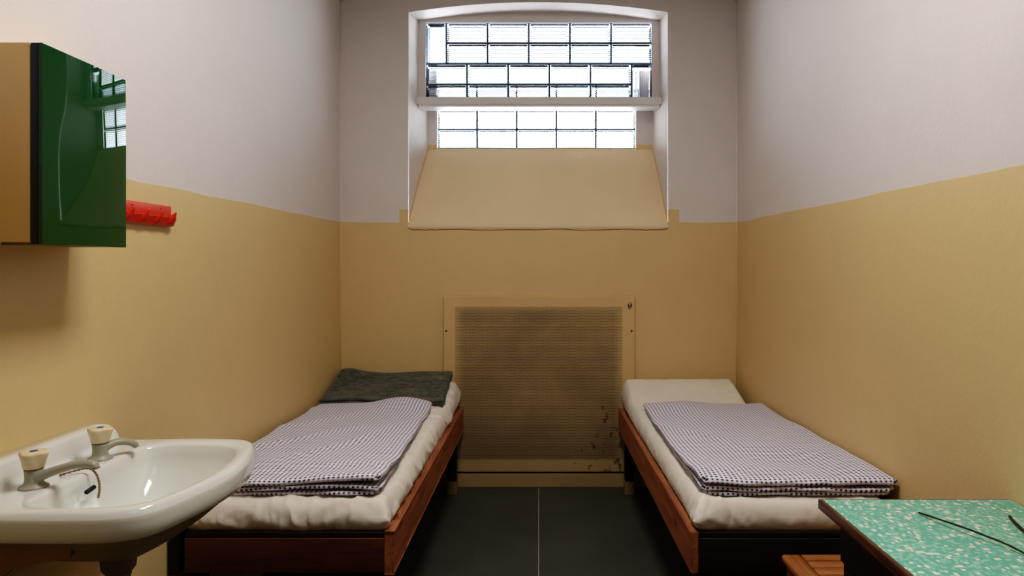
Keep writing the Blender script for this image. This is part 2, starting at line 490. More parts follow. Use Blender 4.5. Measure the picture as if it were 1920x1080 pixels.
# sloped sill with a soft plaster bulge
vs = []; fs = []
NU, NVV = 40, 20
for j in range(NVV + 1):
    t = j / NVV; y = lerp(YB - .004, YL + .01, t)
    tu = (YU - YB) / (YL - YB)
    if t < tu: xl = lerp(oxl, ixl, t / tu); xr = lerp(oxr, ixr, t / tu)
    else: xl = lerp(ixl, dxl, (t - tu) / (1 - tu)); xr = lerp(ixr, dxr, (t - tu) / (1 - tu))
    xl -= .004; xr += .004
    for i in range(NU + 1):
        s = i / NU; x = lerp(xl, xr, s)
        z = zsl(y) + .004 * nz(x * 4, y * 5) + .004 * (sm(0, .05, s) * sm(0, .05, 1 - s) - 1)
        vs.append((x, y, z))
for j in range(NVV):
    for i in range(NU):
        k = j * (NU + 1) + i; fs.append((k, k + 1, k + NU + 2, k + NU + 1))
# front lip below the slope, rolling back into the wall
base = len(vs)
for r, (dy, dz) in enumerate(((-.006, -.012), (-.006, -.024), (.004, -.036))):
    for i in range(NU + 1):
        s = i / NU
        e = .012 * (sm(0, .03, s) * sm(0, .03, 1 - s))
        vs.append((lerp(oxl - .001, oxr + .002, s), YB + dy, ZB0 + dz + (.012 - e) * (r > 1) + .003 * nz(s * 16, 3, r)))
rows = [0] + [base + r * (NU + 1) for r in range(3)]
for r in range(3):
    for i in range(NU):
        a, c = rows[r] + i, rows[r + 1] + i
        fs.append((a, a + 1, c + 1, c))
sill = link_mesh('trim_1', vs, fs, M['sill'], smooth=True); struct(sill, 'sloped yellow plaster sill below the glass blocks')
# hairline cracks under the sill
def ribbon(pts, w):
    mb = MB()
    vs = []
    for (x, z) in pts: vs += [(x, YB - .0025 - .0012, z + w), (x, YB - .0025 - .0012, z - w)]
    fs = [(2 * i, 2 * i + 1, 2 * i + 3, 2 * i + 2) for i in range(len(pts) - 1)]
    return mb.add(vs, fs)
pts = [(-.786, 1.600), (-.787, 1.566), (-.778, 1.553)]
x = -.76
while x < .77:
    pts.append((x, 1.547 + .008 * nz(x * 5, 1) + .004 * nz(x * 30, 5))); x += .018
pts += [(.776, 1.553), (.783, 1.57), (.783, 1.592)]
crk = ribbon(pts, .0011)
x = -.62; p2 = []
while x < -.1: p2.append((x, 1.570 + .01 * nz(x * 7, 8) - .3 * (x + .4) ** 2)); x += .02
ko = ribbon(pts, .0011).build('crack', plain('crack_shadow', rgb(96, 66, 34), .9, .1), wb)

for k, sx in enumerate((-1, 1)):
    struct(MB().tube([(sx * (XW - .001), YB - .001, .0), (sx * (XW - .001), YB - .001, 1.5), (sx * (XW - .001), YB - .001, 2.912)], .0055, 10).build('trim_%d' % (4 + k), M['wall'], None, True), 'thin plaster fillet in the room corner')
# rail under the upper glass and the slab between both glass walls
m = MB().box(-.765, .768, 4.262, 4.345, 2.338, 2.384, .003)
m.box(-.752, .758, 4.268, 4.39, 2.324, 2.338, .002)
struct(m.build('trim_2', M['frame']), 'white rail below the upper glass blocks')
struct(MB().box(-.80, .80, 4.385, 4.50, 2.378, 2.41).build('trim_3', M['white']))

# ------------------------------------------------------------------ glass blocks
def glass_wall(name, blocks, Y, depth, x0, x1, z0, z1, lab):
    """blocks: (xa, xb, za, zb, upright). Panes and joints are two meshes."""
    root = bpy.data.objects.new(name, None); COL.objects.link(root); root.location = ((x0 + x1) / 2, Y, z0)
    root['kind'] = 'structure'; root['label'] = lab
    vs = []; fs = []; cols = []; mats = []
    jt = MB()
    for (xa, xb, za, zb, up) in blocks:
        g = .0056
        xa += g; xb -= g; za += g; zb -= g
        tint = random.choice([(.93, .95, .98), (.96, .97, .99), (.90, .93, .96), (.97, .96, .98), (.82, .95, .98)])
        q = random.uniform(.8, 1.0)
        tint = tuple(t * q for t in tint)
        # rounded-rect rings, front edge to inset pane
        def ring(ins, yy, r):
            pts = []
            X0, X1, Z0, Z1 = xa + ins, xb - ins, za + ins, zb - ins
            for (cx, cz, a0) in ((X1 - r, Z1 - r, 0), (X0 + r, Z1 - r, 90), (X0 + r, Z0 + r, 180), (X1 - r, Z0 + r, 270)):
                for k in range(5):
                    a = math.radians(a0 + k * 22.5)
                    pts.append((cx + r * math.cos(a), yy, cz + r * math.sin(a)))
            return pts
        rings = [ring(0, Y + depth, .006), ring(0, Y + .006, .006), ring(.0018, Y + .0015, .006), ring(.006, Y, .006),
                 ring(.0125, Y + .0005, .006), ring(.016, Y + .0045, .005), ring(.018, Y + .005, .004)]
        k0 = len(vs); n = 20
        for r in rings: vs += r
        for j in range(len(rings) - 1):
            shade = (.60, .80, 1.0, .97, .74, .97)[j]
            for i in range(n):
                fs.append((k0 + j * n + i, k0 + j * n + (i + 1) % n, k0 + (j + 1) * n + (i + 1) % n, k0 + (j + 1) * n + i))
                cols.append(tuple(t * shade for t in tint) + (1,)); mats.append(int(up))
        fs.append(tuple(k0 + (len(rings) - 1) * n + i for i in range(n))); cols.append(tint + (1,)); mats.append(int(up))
        # joint collar around each block
        G = g + .0002
        for (bx0, bx1, bz0, bz1) in ((xa - G, xb + G, za - G, za), (xa - G, xb + G, zb, zb + G), (xa - G, xa, za, zb), (xb, xb + G, za, zb)):
            jt.box(bx0, bx1, Y + .008, Y + depth, bz0, bz1)
    o = link_mesh('glass_blocks', vs, fs, M['glass_h'], root)
    o.data.materials.append(M['glass_v'])
    for p, mi in zip(o.data.polygons, mats): p.material_index = mi
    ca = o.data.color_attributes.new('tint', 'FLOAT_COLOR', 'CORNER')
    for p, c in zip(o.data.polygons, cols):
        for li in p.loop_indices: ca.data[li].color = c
    jt.build('mortar_joints', M['mortar'], root)
    return root
PX, PZ = .2597, .1298
xl = -.712; zt = 2.861
blk = [(xl, xl + PX / 2, zt - 2 * PZ, zt, True)]
for r in (0, 1):
    for c in range(5): blk.append((xl + PX / 2 + c * PX, xl + PX / 2 + (c + 1) * PX, zt - (r + 1) * PZ, zt - r * PZ, False))
for r in (2, 3):
    for c in range(5): blk.append((xl + c * PX, xl + (c + 1) * PX, zt - (r + 1) * PZ, zt - r * PZ, False))
blk.append((xl + 5 * PX, xl + 5.5 * PX, zt - 4 * PZ, zt - 2 * PZ, True))
glass_wall('window_1', blk, YU, .08, xl, -xl, zt - 4 * PZ, zt, 'upper wall of ribbed glass blocks')
blk = []
for r in range(3):
    for c in range(5): blk.append((-.6635 + c * PX, -.6635 + (c + 1) * PX, 2.090 + r * PZ, 2.090 + (r + 1) * PZ, False))
glass_wall('window_2', blk, YL, .08, -.6635, .635, 2.09, 2.48, 'lower wall of ribbed glass blocks behind the rail')

# ------------------------------------------------------------------ radiator cover and plinth
rc = thing('radiator_cover', 'beige perforated metal radiator cover on the back wall between the beds', 'radiator cover', (0, 4.10, .09))
m = MB().box(-.569, .575, 4.082, 4.110, .097, 1.146, .003)
m.build('perforated_panel', M['perf'], rc)
for sx in (-.553, .556):
    MB().lathe((sx, 4.083, .94), [(.0, -.004), (.005, -.004), (.0062, -.001), (.0062, .002)], 16, 'y').build('screw', M['brass'], rc, True)
struct(MB().box(-.60, .60, 4.092, 4.113, 0, .084, .004).build('baseboard_back', M['plinth']))

# ------------------------------------------------------------------ soft goods
def slab(x_of, nu, nv, thick, r, ztop, wr=None, arc_uv=True, edge_jit=0.0, zbase=None):
    """closed padded slab. x_of(u,v)->(x,y). ztop(x,y)->top z. returns verts, faces, uvs"""
    def spacing(n):
        out = []
        for i in range(n + 1):
            t = i / n
            out.append(t)
        return out
    c00, c10, c01, c11 = [Vector(x_of(*q)) for q in ((0, 0), (1, 0), (0, 1), (1, 1))]
    W = ((c10 - c00).length + (c11 - c01).length) / 2; Lg = ((c01 - c00).length + (c11 - c10).length) / 2
    def params(n, length):
        e = r / length; k = 7
        a = [e * (1 - math.cos(math.pi / 2 * i / k)) for i in range(k)]
        mid = [lerp(e, 1 - e, i / n) for i in range(n + 1)]
        return a + mid + [1 - q for q in reversed(a)]
    U = params(nu, W); V = params(nv, Lg)
    nU, nV = len(U), len(V)
    top = []; bot = []; uvt = []; uvb = []
    for v in V:
        for u in U:
            x, y = x_of(u, v)
            du = min(u, 1 - u) * W; dv = min(v, 1 - v) * Lg
            eu = math.sqrt(max(0, 1 - (1 - min(du / r, 1)) ** 2)); ev = math.sqrt(max(0, 1 - (1 - min(dv / r, 1)) ** 2))
            e = eu * ev
            zt_ = ztop(x, y)
            zb_ = (zbase(x, y) if zbase else zt_ - thick)
            zm = (zt_ + zb_) / 2; h = (zt_ - zb_) / 2
            p = Vector((x, y, zm + h * e)); q = Vector((x, y, zm - h * e))
            if wr:
                dp = wr(p, 1 - e); p = p + dp
                dq = wr(q, 1 - e); q = q + dq
                if e < 1e-6: q = p.copy()
            top.append(p); bot.append(q)
            ex = zt_ - (zm + h * e); ex2 = zt_ - (zm - h * e)
            def uvp(ex):
                ux, uy = x, y
                if du < r and du <= dv: ux += -ex if u < .5 else ex
                elif dv < r: uy += -ex if v < .5 else ex
                return (ux, uy)
            uvt.append(uvp(ex)); uvb.append(uvp(ex2))
    vs = top + bot; uvs = uvt + uvb; fs = []
    N = nU * nV
    for j in range(nV - 1):
        for i in range(nU - 1):
            a = j * nU + i
            fs.append((a, a + 1, a + nU + 1, a + nU))
            fs.append((N + a, N + a + nU, N + a + nU + 1, N + a + 1))
    def side(a, b_): fs.append((a, b_, N + b_, N + a))
    for i in range(nU - 1):
        side(i, i + 1); side((nV - 1) * nU + i, (nV - 1) * nU + i + 1)
    for j in range(nV - 1):
        side(j * nU, (j + 1) * nU); side(j * nU + nU - 1, (j + 1) * nU + nU - 1)
    return vs, fs, uvs

def quad(c00, c10, c11, c01, bl=0, br=0, bf=0, bb=0):
    def f(u, v):
        x = lerp(lerp(c00[0], c10[0], u), lerp(c01[0], c11[0], u), v)
        y = lerp(lerp(c00[1], c10[1], u), lerp(c01[1], c11[1], u), v)
        x += (-bl * (1 - u) + br * u) * math.sin(math.pi * v)
        y += (-bf * (1 - v) + bb * v) * math.sin(math.pi * u)
        return x, y
    return f
def weld(ob, d=1e-5):
    bm = bmesh.new(); bm.from_mesh(ob.data)
    bmesh.ops.remove_doubles(bm, verts=bm.verts, dist=d)
    bmesh.ops.recalc_face_normals(bm, faces=bm.faces)
    bm.to_mesh(ob.data); bm.free()
    for p in ob.data.polygons: p.use_smooth = True

# ------------------------------------------------------------------ beds
ZR = .486
def bed(s, xf, xb_, label):
    """s=-1 left bed, +1 right bed; the board on the aisle side runs from xf (foot, Y 2.19) to xb_ (head, Y 4.05)."""
    y0, y1 = 2.19, 4.055
    wall = s * 1.182
    root = thing('wooden_bed', label, 'bed', ((xf + wall) / 2, y0, 0))
    def board(xa, ya, xb, yb, th, za, zb, name, mat):
        # board following a line, thickness towards the wall (s side)
        m = MB()
        bm = bmesh.new(); bmesh.ops.create_cube(bm, size=1)
        for v in bm.verts:
            t = v.co.y + .5; q = v.co.x + .5
            v.co = Vector((lerp(xa, xb, t) + s * th * q, lerp(ya, yb, t), lerp(za, zb, v.co.z + .5)))
        bmesh.ops.bevel(bm, geom=bm.edges[:], offset=.003, segments=2, affect='EDGES')
        bm.verts.index_update()
        m.add([v.co.copy() for v in bm.verts], [[v.index for v in f.verts] for f in bm.faces]); bm.free()
        return autosmooth(m.build(name, mat, root))
    board(xf, y0, xb_, y1, .026, ZR - .135, ZR, 'side_board', M['wood'])
    board(wall - s * .024, y0, wall - s * .024, y1, .022, ZR - .135, ZR - .004, 'side_board', M['dkwood'])
    xa, xb = sorted((xf + s * .027, wall - s * .045))
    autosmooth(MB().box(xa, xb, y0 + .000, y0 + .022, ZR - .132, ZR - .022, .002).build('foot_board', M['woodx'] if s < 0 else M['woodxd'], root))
    autosmooth(MB().box(xa, xb, y0 + .004, y0 + .022, ZR - .021, ZR - .004, .001).build('top_rail', M['dkwood'], root))  # dark colour draws the shadow gap above the foot board
    autosmooth(MB().box(xa, xb, y1 - .03, y1 - .006, ZR - .132, ZR - .006, .002).build('head_board', M['woodx'], root))
    autosmooth(MB().box(xa, xb, y0 + .036, y1 - .032, ZR - .040, ZR - .024, .001).build('base_panel', M['dkwood'], root))
    for yy in (y0 + .036, y1 - .09):
        for xx in (xf + s * .029 if yy < 3 else xb_ + s * .029, wall - s * .085):
            a, b_ = sorted((xx, xx + s * .052))
            leg = MB().box(a, b_, yy, yy + .052, .075, ZR - .041, .003).build('leg', M['dkwood'], root)
            MB().box(a - .003, b_ + .003, yy - .003, yy + .055, 0, .075, .003).build('foot_block', M['block'], root)
    return root
bedL = bed(-1, -.4655, -.449, 'low red-brown wooden bed along the left wall beside the washbasin')
bedR = bed(1, .4876, .4735, 'low red-brown wooden bed along the right wall beyond the green table')

def g2(x, y, cx, cy, sx, sy): return math.exp(-((x - cx) / sx) ** 2 - ((y - cy) / sy) ** 2)
def sheet_wr(seed, amt_, s_=1):
    def f(p, edge):
        d = Vector((0, 0, 0))
        n1 = nz(p.x * 12 + seed, p.y * 12, p.z * 3) * .8
        n2 = nz(p.x * 26 + seed, p.y * 26, p.z * 6 + 4)
        n3 = nz(p.x * 60, p.y * 60 + seed, p.z * 8)
        amt = amt_ * (1 + (2.4 * g2(p.x, p.y, .53, 2.22, .10, .10) if s_ < 0 else 0))
        k = (n1 * .5 + n2 * .35 + n3 * .25) * amt
        d.x += k * edge; d.y += k * edge * .8
        cr = max(0, 1 - abs(nz(p.x * 7 + seed, p.y * 7, 9)) * 6) + .7 * max(0, 1 - abs(nz(p.x * 15, p.y * 15 + seed, 3)) * 6)
        d.z += (n1 * .35 + n2 * .12 + cr * .28) * amt * (1 - edge)
        c2 = max(0, 1 - abs(nz(p.x * 9 + p.z * 10, p.y * 9 + seed + p.z * 8, p.z * 4)) * 5) + .6 * max(0, 1 - abs(nz(p.x * 19 - p.z * 16, p.y * 19 + seed - p.z * 14, 5)) * 5)
        d.x += c2 * amt * .30 * edge * s_; d.y -= c2 * amt * .30 * edge
        return d
    return f
def ramp(y, a=3.70, b=4.03, h=.088):
    t = max(0, min(1, (y - a) / (b - a)))
    return h * (t * .75 + .25 * t * t * (3 - 2 * t))
def mattress(name, label, x0f, x1f, x0b, x1b, seed, amt, mat, hh):
    fn = quad((x0f, 2.205), (x1f, 2.205), (x1b, 4.065), (x0b, 4.065))
    zt = lambda x, y: .572 + ramp(y, h=hh) + .004 * nz(x * 3, y * 3, seed)
    vs, fs, uvs = slab(fn, 80, 190, .086, .036, zt, sheet_wr(seed, amt, 1 if seed < 5 else -1), zbase=lambda x, y: ZR - .0225)
    o = link_mesh(name, vs, fs, mat, smooth=True)
    weld(o); tag(o, label, 'mattress')
    return o
mL = mattress('mattress', 'mattress under a rumpled cream sheet on the bed along the left wall', -1.150, -.488, -1.150, -.471, 2.0, .026, M['sheet_old'], .076)
mR = mattress('mattress', 'mattress under a smooth white sheet on the bed along the right wall', .509, 1.150, .494, 1.155, 7.0, .010, M['sheet'], .088)

def duvet(name, label, c00, c10, c11, c01, zfun, seed, rag, open_side):
    """folded gingham cover: three padded layers, the topmost wraps over the others; one mesh."""
    V = []; Fc = []; U = []
    lay = [(.0, .012, .012), (.0125, .013, .004), (.026, .024, 0.0)]
    for li, (zo, th, ins) in enumerate(lay):
        q = [Vector(c) for c in (c00, c10, c11, c01)]
        q[0] += Vector((ins, ins)); q[1] += Vector((-ins, ins)); q[2] += Vector((-ins, -ins)); q[3] += Vector((ins, -ins))
        base_fn = quad(q[0], q[1], q[2], q[3], bl=.004, br=.004, bf=.0, bb=.0)
        def fn(u, v, base_fn=base_fn, li=li):
            x, y = base_fn(u, v)
            j = nz(x * 7 + li * 9, seed) * .014 + nz(x * 22, seed + li) * .004
            y += j * (1 - v) ** 6
            y += .018 * nz(x * 4.2, seed + 5) * v ** 6
            x += .008 * nz(y * 3, seed + 9 + li) * (abs(2 * u - 1)) ** 6
            # rounded corners in plan
            cu = max(0, abs(2 * u - 1) - .93) / .07; cv = max(0, abs(2 * v - 1) - .975) / .025
            if cu > 0 and cv > 0:
                k = cu * cv
                x -= math.copysign(.018 * k, u - .5); y -= math.copysign(.018 * k, v - .5)
            return x, y
        def zt(x, y, zo=zo, th=th, li=li):
            w = zfun(x, y)
            gap = .009 * rag * max(0, nz(x * 3.1 + li * 3, seed + 2)) * (1 - sm(2.25, 2.7, y))
            return .578 + zo + th + w * (li / 2 * .8 + .2) + gap * li - (0, .006, .022)[li] * sm(2.4, 3.5, y)
        def wr(p, edge, li=li):
            k = nz(p.x * 18 + seed, p.y * 18, p.z * 30 + li) * .004 * edge
            return Vector((k, k, 0))
        vs, fs, uvs = slab(fn, 60, 110, th, th * .6 + .009 * (li == 2), zt, wr)
        k = len(V); V += vs; Fc += [tuple(i + k for i in f) for f in fs]
        U += [(a + .006 * nz(a * 5, b_ * 5, seed) + .18 * li, b_ + .006 * nz(a * 5, b_ * 5, seed + 4) + .1 * li) for a, b_ in uvs]
    o = link_mesh(name, V, Fc, M['gingham'], smooth=True, uvs=U)
    weld(o); tag(o, label, 'blanket')
    return o
def zL(x, y):
    w = .036 * g2(x, y, -.70, 3.58, .15, .16) + .006 * nz(x * 4, y * 4, 1) + .010 * abs(nz(x * 3 + y * 2.2, y * 1.3 - x * 1.1, 3)) + .008 * max(0, 1 - abs(nz(x * 2.2 + 5, y * 2.6 - x * 1.5, 8)) * 4)
    w += .022 * g2(x, y, -.64, 2.25, .17, .12) - .004 * g2(x, y, -1.0, 2.25, .2, .15)
    return w
def zR(x, y):
    w = .020 * g2(x, y, .76, 3.52, .12, .2) + .006 * nz(x * 4, y * 4, 11) + .008 * abs(nz(x * 3 - y * 2, y * 1.2, 13)) + .006 * max(0, 1 - abs(nz(x * 2.2 + 9, y * 2.0 + x * 1.5, 18)) * 4)
    w += .012 * g2(x, y, .58, 2.33, .12, .10) - .004 * g2(x, y, .9, 2.5, .3, .3)
    return w
dL = duvet('checked_blanket', 'folded blue and white checked blanket on the left bed below the grey blanket', (-1.150, 2.245), (-.517, 2.238), (-.560, 3.60), (-1.165, 3.60), zL, 3.0, 1.0, 1)
dR = duvet('checked_blanket', 'folded blue and white checked blanket on the right bed, front corner open in layers', (.531, 2.238), (1.186, 2.242), (1.180, 3.60), (.546, 3.60), zR, 9.0, 1.6, -1)

# grey blanket folded over the head wedge
V = []; Fc = []
for li, (zo, th, a, b_) in enumerate(((.0, .014, .02, -.03), (.0135, .014, .0, -.006), (.027, .018, -.002, 0))):
    fn0 = quad((-1.172 + a * .5, 3.640 - a), (-.510, 3.650 - a * .5), (-.512 - a, 4.062), (-1.168, 4.062))
    def fn(u, v, fn0=fn0, li=li):
        x, y = fn0(u, v)
        y += .012 * nz(x * 5 + li, 2.2) * (1 - v) ** 3
        x += .010 * nz(y * 8 + li * 3, 7) * u ** 4
        return x, y
    def zt(x, y, zo=zo, th=th):
        return .581 + ramp(y, h=.076) + zo + th - .004 + .007 * nz(x * 5, y * 4, 4) + .022 * g2(x, y, -1.13, 4.03, .09, .09) + .008 * g2(x, y, -.55, 4.03, .12, .1) - .006 * g2(x, y, -.55, 3.66, .1, .06)
    def wr(p, e, li=li):
        k = nz(p.x * 14, p.y * 14, p.z * 20 + li * 3) * .007 * e
        return Vector((k, k, 0))
    vs, fs, uvs = slab(fn, 50, 36, th, .012 + .004 * (li == 2), zt, wr)
    k = len(V); V += vs; Fc += [tuple(i + k for i in f) for f in fs]
gb = link_mesh('wool_blanket', V, Fc, M['wool'], smooth=True); weld(gb)
tag(gb, 'folded dark grey wool blanket on the raised head end of the left bed', 'blanket')

# ------------------------------------------------------------------ wall cabinet
cx0, cx1 = -XW + .0005, -1.0486
cy0, cy1 = 1.443, 1.743
cz0, cz1 = 1.388, 1.8155
cab = thing('wall_cabinet', 'small tan wall cabinet with a glossy green door above the washbasin', 'cabinet', (cx0, (cy0 + cy1) / 2, cz0))
m = MB().box(cx0, cx1 - .026, cy0, cy1 - .002, cz0 + .006, cz1, .0015)
autosmooth(m.build('body', M['cab'], cab))
d = MB().box(cx1 - .0245, cx1 - .008, cy0 - .001, cy1, cz0, cz1 - .001, .001)
dr = autosmooth(d.build('door', M['cabedge'], cab)); dr['label'] = 'dark edged door with glossy green front'
# gently bulged glossy front sheet
vs = []; fs = []
for j in range(25):
    for i in range(25):
        u, v = i / 24, j / 24
        ed_ = i in (0, 24) or j in (0, 24)
        bx = cx1 - .0006 - .0042 * max(0, (u - .45) / .55) ** 2.6 - .0012 * max(0, (v - .5) / .5) ** 2
        vs.append((bx, lerp(cy0, cy1, u), lerp(cz0, cz1 - .001, v)))
for j in range(24):
    for i in range(24):
        k = j * 25 + i; fs.append((k, k + 1, k + 26, k + 25))
rim = [(i, 0) for i in range(25)] + [(24, j) for j in range(1, 25)] + [(i, 24) for i in range(23, -1, -1)] + [(0, j) for j in range(23, 0, -1)]
k0 = len(vs)
for (i, j) in rim:
    p = vs[j * 25 + i]; vs.append((cx1 - .0085, p[1], p[2]))
for q in range(len(rim)):
    i, j = rim[q]; i2, j2 = rim[(q + 1) % len(rim)]
    fs.append((j * 25 + i, j2 * 25 + i2, k0 + (q + 1) % len(rim), k0 + q))
fp = autosmooth(link_mesh('door_front', vs, fs, M['green'], None, True), 40)
fp.parent = dr; fp.matrix_parent_inverse = Matrix.Identity(4); fp.location = -(cab.location + dr.location)
MB().box(cx0 + .02, cx1 - .03, cy0 + .05, cy1 - .03, cz0 - .0, cz0 + .006, .001).build('bottom_rail', M['block'], cab)

# ------------------------------------------------------------------ coat rack
ry0, ry1 = 1.80, 2.212
rk = thing('coat_rack', 'red plastic coat rack with pointed hooks beside the green cabinet', 'coat rack', (-XW, 2.02, 1.465))
autosmooth(MB().box(-XW + .0003, -XW + .006, ry0, ry1, 1.468, 1.531, .0025).build('back_plate', M['red'], rk))
m = MB()
prof = [(.004, 1.470), (.010, 1.465), (.017, 1.468), (.026, 1.492), (.023, 1.494), (.014, 1.474), (.006, 1.474)]
vs = []
for y in (ry0 + .003, ry1 - .006):
    for (px, pz) in prof: vs.append((-XW + px, y, pz))
n_ = len(prof)
fs = [(i, (i + 1) % n_, n_ + (i + 1) % n_, n_ + i) for i in range(n_)] + [tuple(range(n_)), tuple(range(n_, 2 * n_))]
m.add(vs, fs); autosmooth(m.build('lower_lip', M['red'], rk))
for yk in (2.182, 2.107, 2.032, 1.957, 1.882):
    vs = []; fs = []
    secs = [(.005, 1.474, .031, .009), (.011, 1.477, .028, .012), (.018, 1.484, .021, .012), (.026, 1.492, .013, .009), (.032, 1.500, .007, .006), (.036, 1.506, .004, .004), (.038, 1.509, .002, .002)]
    for (px, pz, wy, wz) in secs:
        for k in range(12):
            a = 2 * math.pi * k / 12
            vs.append((-XW + px - wz * .5 * math.sin(a), yk + wy * math.cos(a), pz + wz * math.sin(a)))
    for j in range(len(secs) - 1):
        for k in range(12):
            l = (k + 1) % 12; fs.append((j * 12 + k, j * 12 + l, (j + 1) * 12 + l, (j + 1) * 12 + k))
    fs += [tuple(range(12)), tuple((len(secs) - 1) * 12 + i for i in range(12))]
    link_mesh('hook', vs, fs, M['red'], rk, True)
for yk in (2.150, 1.998, 1.85):
    MB().lathe((-XW + .006, yk, 1.519), [(0, .0012), (.002, .0012), (.0026, 0)], 12, 'x').build('screw', M['black'], rk, True)

# ------------------------------------------------------------------ washbasin
ZD = .868
half = [(-1.194, 1.318), (-1.12, 1.308), (-1.0, 1.303), (-.88, 1.303), (-.805, 1.312), (-.758, 1.345), (-.732, 1.42), (-.712, 1.50), (-.705, 1.588)]
yc = 1.588
far = [(x, 2 * yc - y) for x, y in reversed(half[:-1])]
def smooth_line(P, it, closed):
    for _ in range(it):
        Q = list(P)
        for i in range(len(P)):
            if not closed and (i < 12 or i > len(P) - 13): continue
            Q[i] = (P[i - 1] + P[i] * 2 + P[(i + 1) % len(P)]) / 4
        P = Q
    return P
OUT = smooth_line(catmull([(x, y, 0) for x, y in half + far], False, 10), 30, False)
OUT = [Vector((min(p.x, 10), p.y, 0)) for p in OUT] + [Vector((-1.194, lerp(far[-1][1], half[0][1], i / 30), 0)) for i in range(1, 30)]
yi = 1.570
hin = [(-1.036, 1.43), (-1.022, 1.368), (-.965, 1.343), (-.86, 1.345), (-.80, 1.366), (-.768, 1.42), (-.752, 1.50), (-.747, 1.572)]
fin = [(x, 2 * yi - y + .012) for x, y in reversed(hin[:-1])]
INN = smooth_line(catmull([(x, y, 0) for x, y in hin + fin], True, 10), 30, True)
C = Vector((-.93, 1.58, 0))
def radial(poly, ang):
    d = Vector((math.cos(ang), math.sin(ang), 0)); best = None
    for i in range(len(poly)):
        a = poly[i] - C; b_ = poly[(i + 1) % len(poly)] - C
        e = b_ - a; den = d.x * e.y - d.y * e.x
        if abs(den) < 1e-12: continue
        t = (a.x * e.y - a.y * e.x) / den; s = (a.x * d.y - a.y * d.x) / den
        if t > 0 and -1e-6 <= s <= 1 + 1e-6: best = t if best is None else max(best, t)
    return best
NTH = 320
angs = [2 * math.pi * i / NTH for i in range(NTH)]
for c in (Vector((-1.194, 1.318)), Vector((-1.194, 2 * yc - 1.318))):   # snap rays to the two wall corners
    a = math.atan2(c.y - C.y, c.x - C.x) % (2 * math.pi)
    k = min(range(NTH), key=lambda i: abs(angs[i] - a)); angs[k] = a
RO = [radial(OUT, a) for a in angs]; RI = [radial(INN, a) for a in angs]
def topz(x, y, s, ro):
    z = ZD
    spl = (1 - sm(-1.166, -1.142, x)) * sm(1.34, 1.38, y) * (1 - sm(1.80, 1.862, y))
    return z
vs = []; fs = []
rings = []
inner_s = [0.02, .12, .25, .4, .55, .68, .78, .85, .90, .94, .965, .985, 1.0]
for s in inner_s:
    rings.append([])
    for i, a in enumerate(angs):
        ca, sa = math.cos(a), math.sin(a)
        re = 1 / math.sqrt((ca / .125) ** 2 + (sa / .20) ** 2)
        t = lerp(re, RI[i], s ** 2.5) * s; x = C.x + t * math.cos(a); y = C.y + t * math.sin(a)
        dep = .142 * (1 - s ** 3.4) ** .62
        # rounded lip at s->1
        z = ZD - .006 - dep
        rings[-1].append((x, y, z))
outer_s = [.05, .12, .2, .35, .5, .62, .72, .78, .82, .86, .90, .94, .97, .99, 1.0]
for q in outer_s:
    rings.append([])
    for i, a in enumerate(angs):
        t = lerp(RI[i], RO[i], q); x = C.x + t * math.cos(a); y = C.y + t * math.sin(a)
        din = (t - RI[i]); dout = (RO[i] - t)
        z = topz(x, y, q, RO[i])
        z -= .006 * (1 - min(1, din / .012)) ** 2
        if x > -1.17: z -= .012 * (1 - min(1, dout / .016)) ** 2.2
        z += .0035 * math.sin(math.pi * q) * sm(-1.12, -.95, x)
        rings[-1].append((x, y, z))
# apron and underside
for (off, dz) in ((.001, -.020), (.002, -.032), (.002, -.044), (-.002, -.054), (-.010, -.060)):
    rings.append([])
    for i, a in enumerate(angs):
        t = RO[i] + (off if math.cos(a) > -.75 else min(off, 0)); x = max(-1.194, C.x + t * math.cos(a)); y = C.y + t * math.sin(a)
        rings[-1].append((x, y, ZD + dz))
base_rings = len(rings)
Bc = Vector((-.965, 1.585))
for k, (s, dz) in enumerate(((.90, -.066), (.82, -.086), (.70, -.112), (.55, -.140), (.38, -.166), (.22, -.184), (.13, -.190), (.06, -.191))):
    rings.append([])
    for i, a in enumerate(angs):
        ox = C.x + RO[i] * math.cos(a); oy = C.y + RO[i] * math.sin(a)
        x = max(-1.194, lerp(Bc.x, ox, s)); y = lerp(Bc.y, oy, s)
        rings[-1].append((x, y, ZD + dz))
for r in rings: vs += r
for j in range(len(rings) - 1):
    for i in range(NTH):
        k = (i + 1) % NTH
        fs.append((j * NTH + i, j * NTH + k, (j + 1) * NTH + k, (j + 1) * NTH + i))
fs.append(tuple(range(NTH))); fs.append(tuple((len(rings) - 1) * NTH + i for i in range(NTH)))
wbz = thing('washbasin', 'white ceramic wall washbasin with two taps below the green cabinet', 'washbasin', (-1.19, yc, .66))
bas = link_mesh('basin', vs, fs, M['ceramic'], wbz, True)
bas.data.materials.append(M['under'])
for p in bas.data.polygons:
    if p.center.z < ZD - .063 and p.normal.z < .3 and p.index >= (base_rings - 1) * NTH - 5: p.material_index = 1
bas.data.set_sharp_from_angle(angle=math.radians(60))
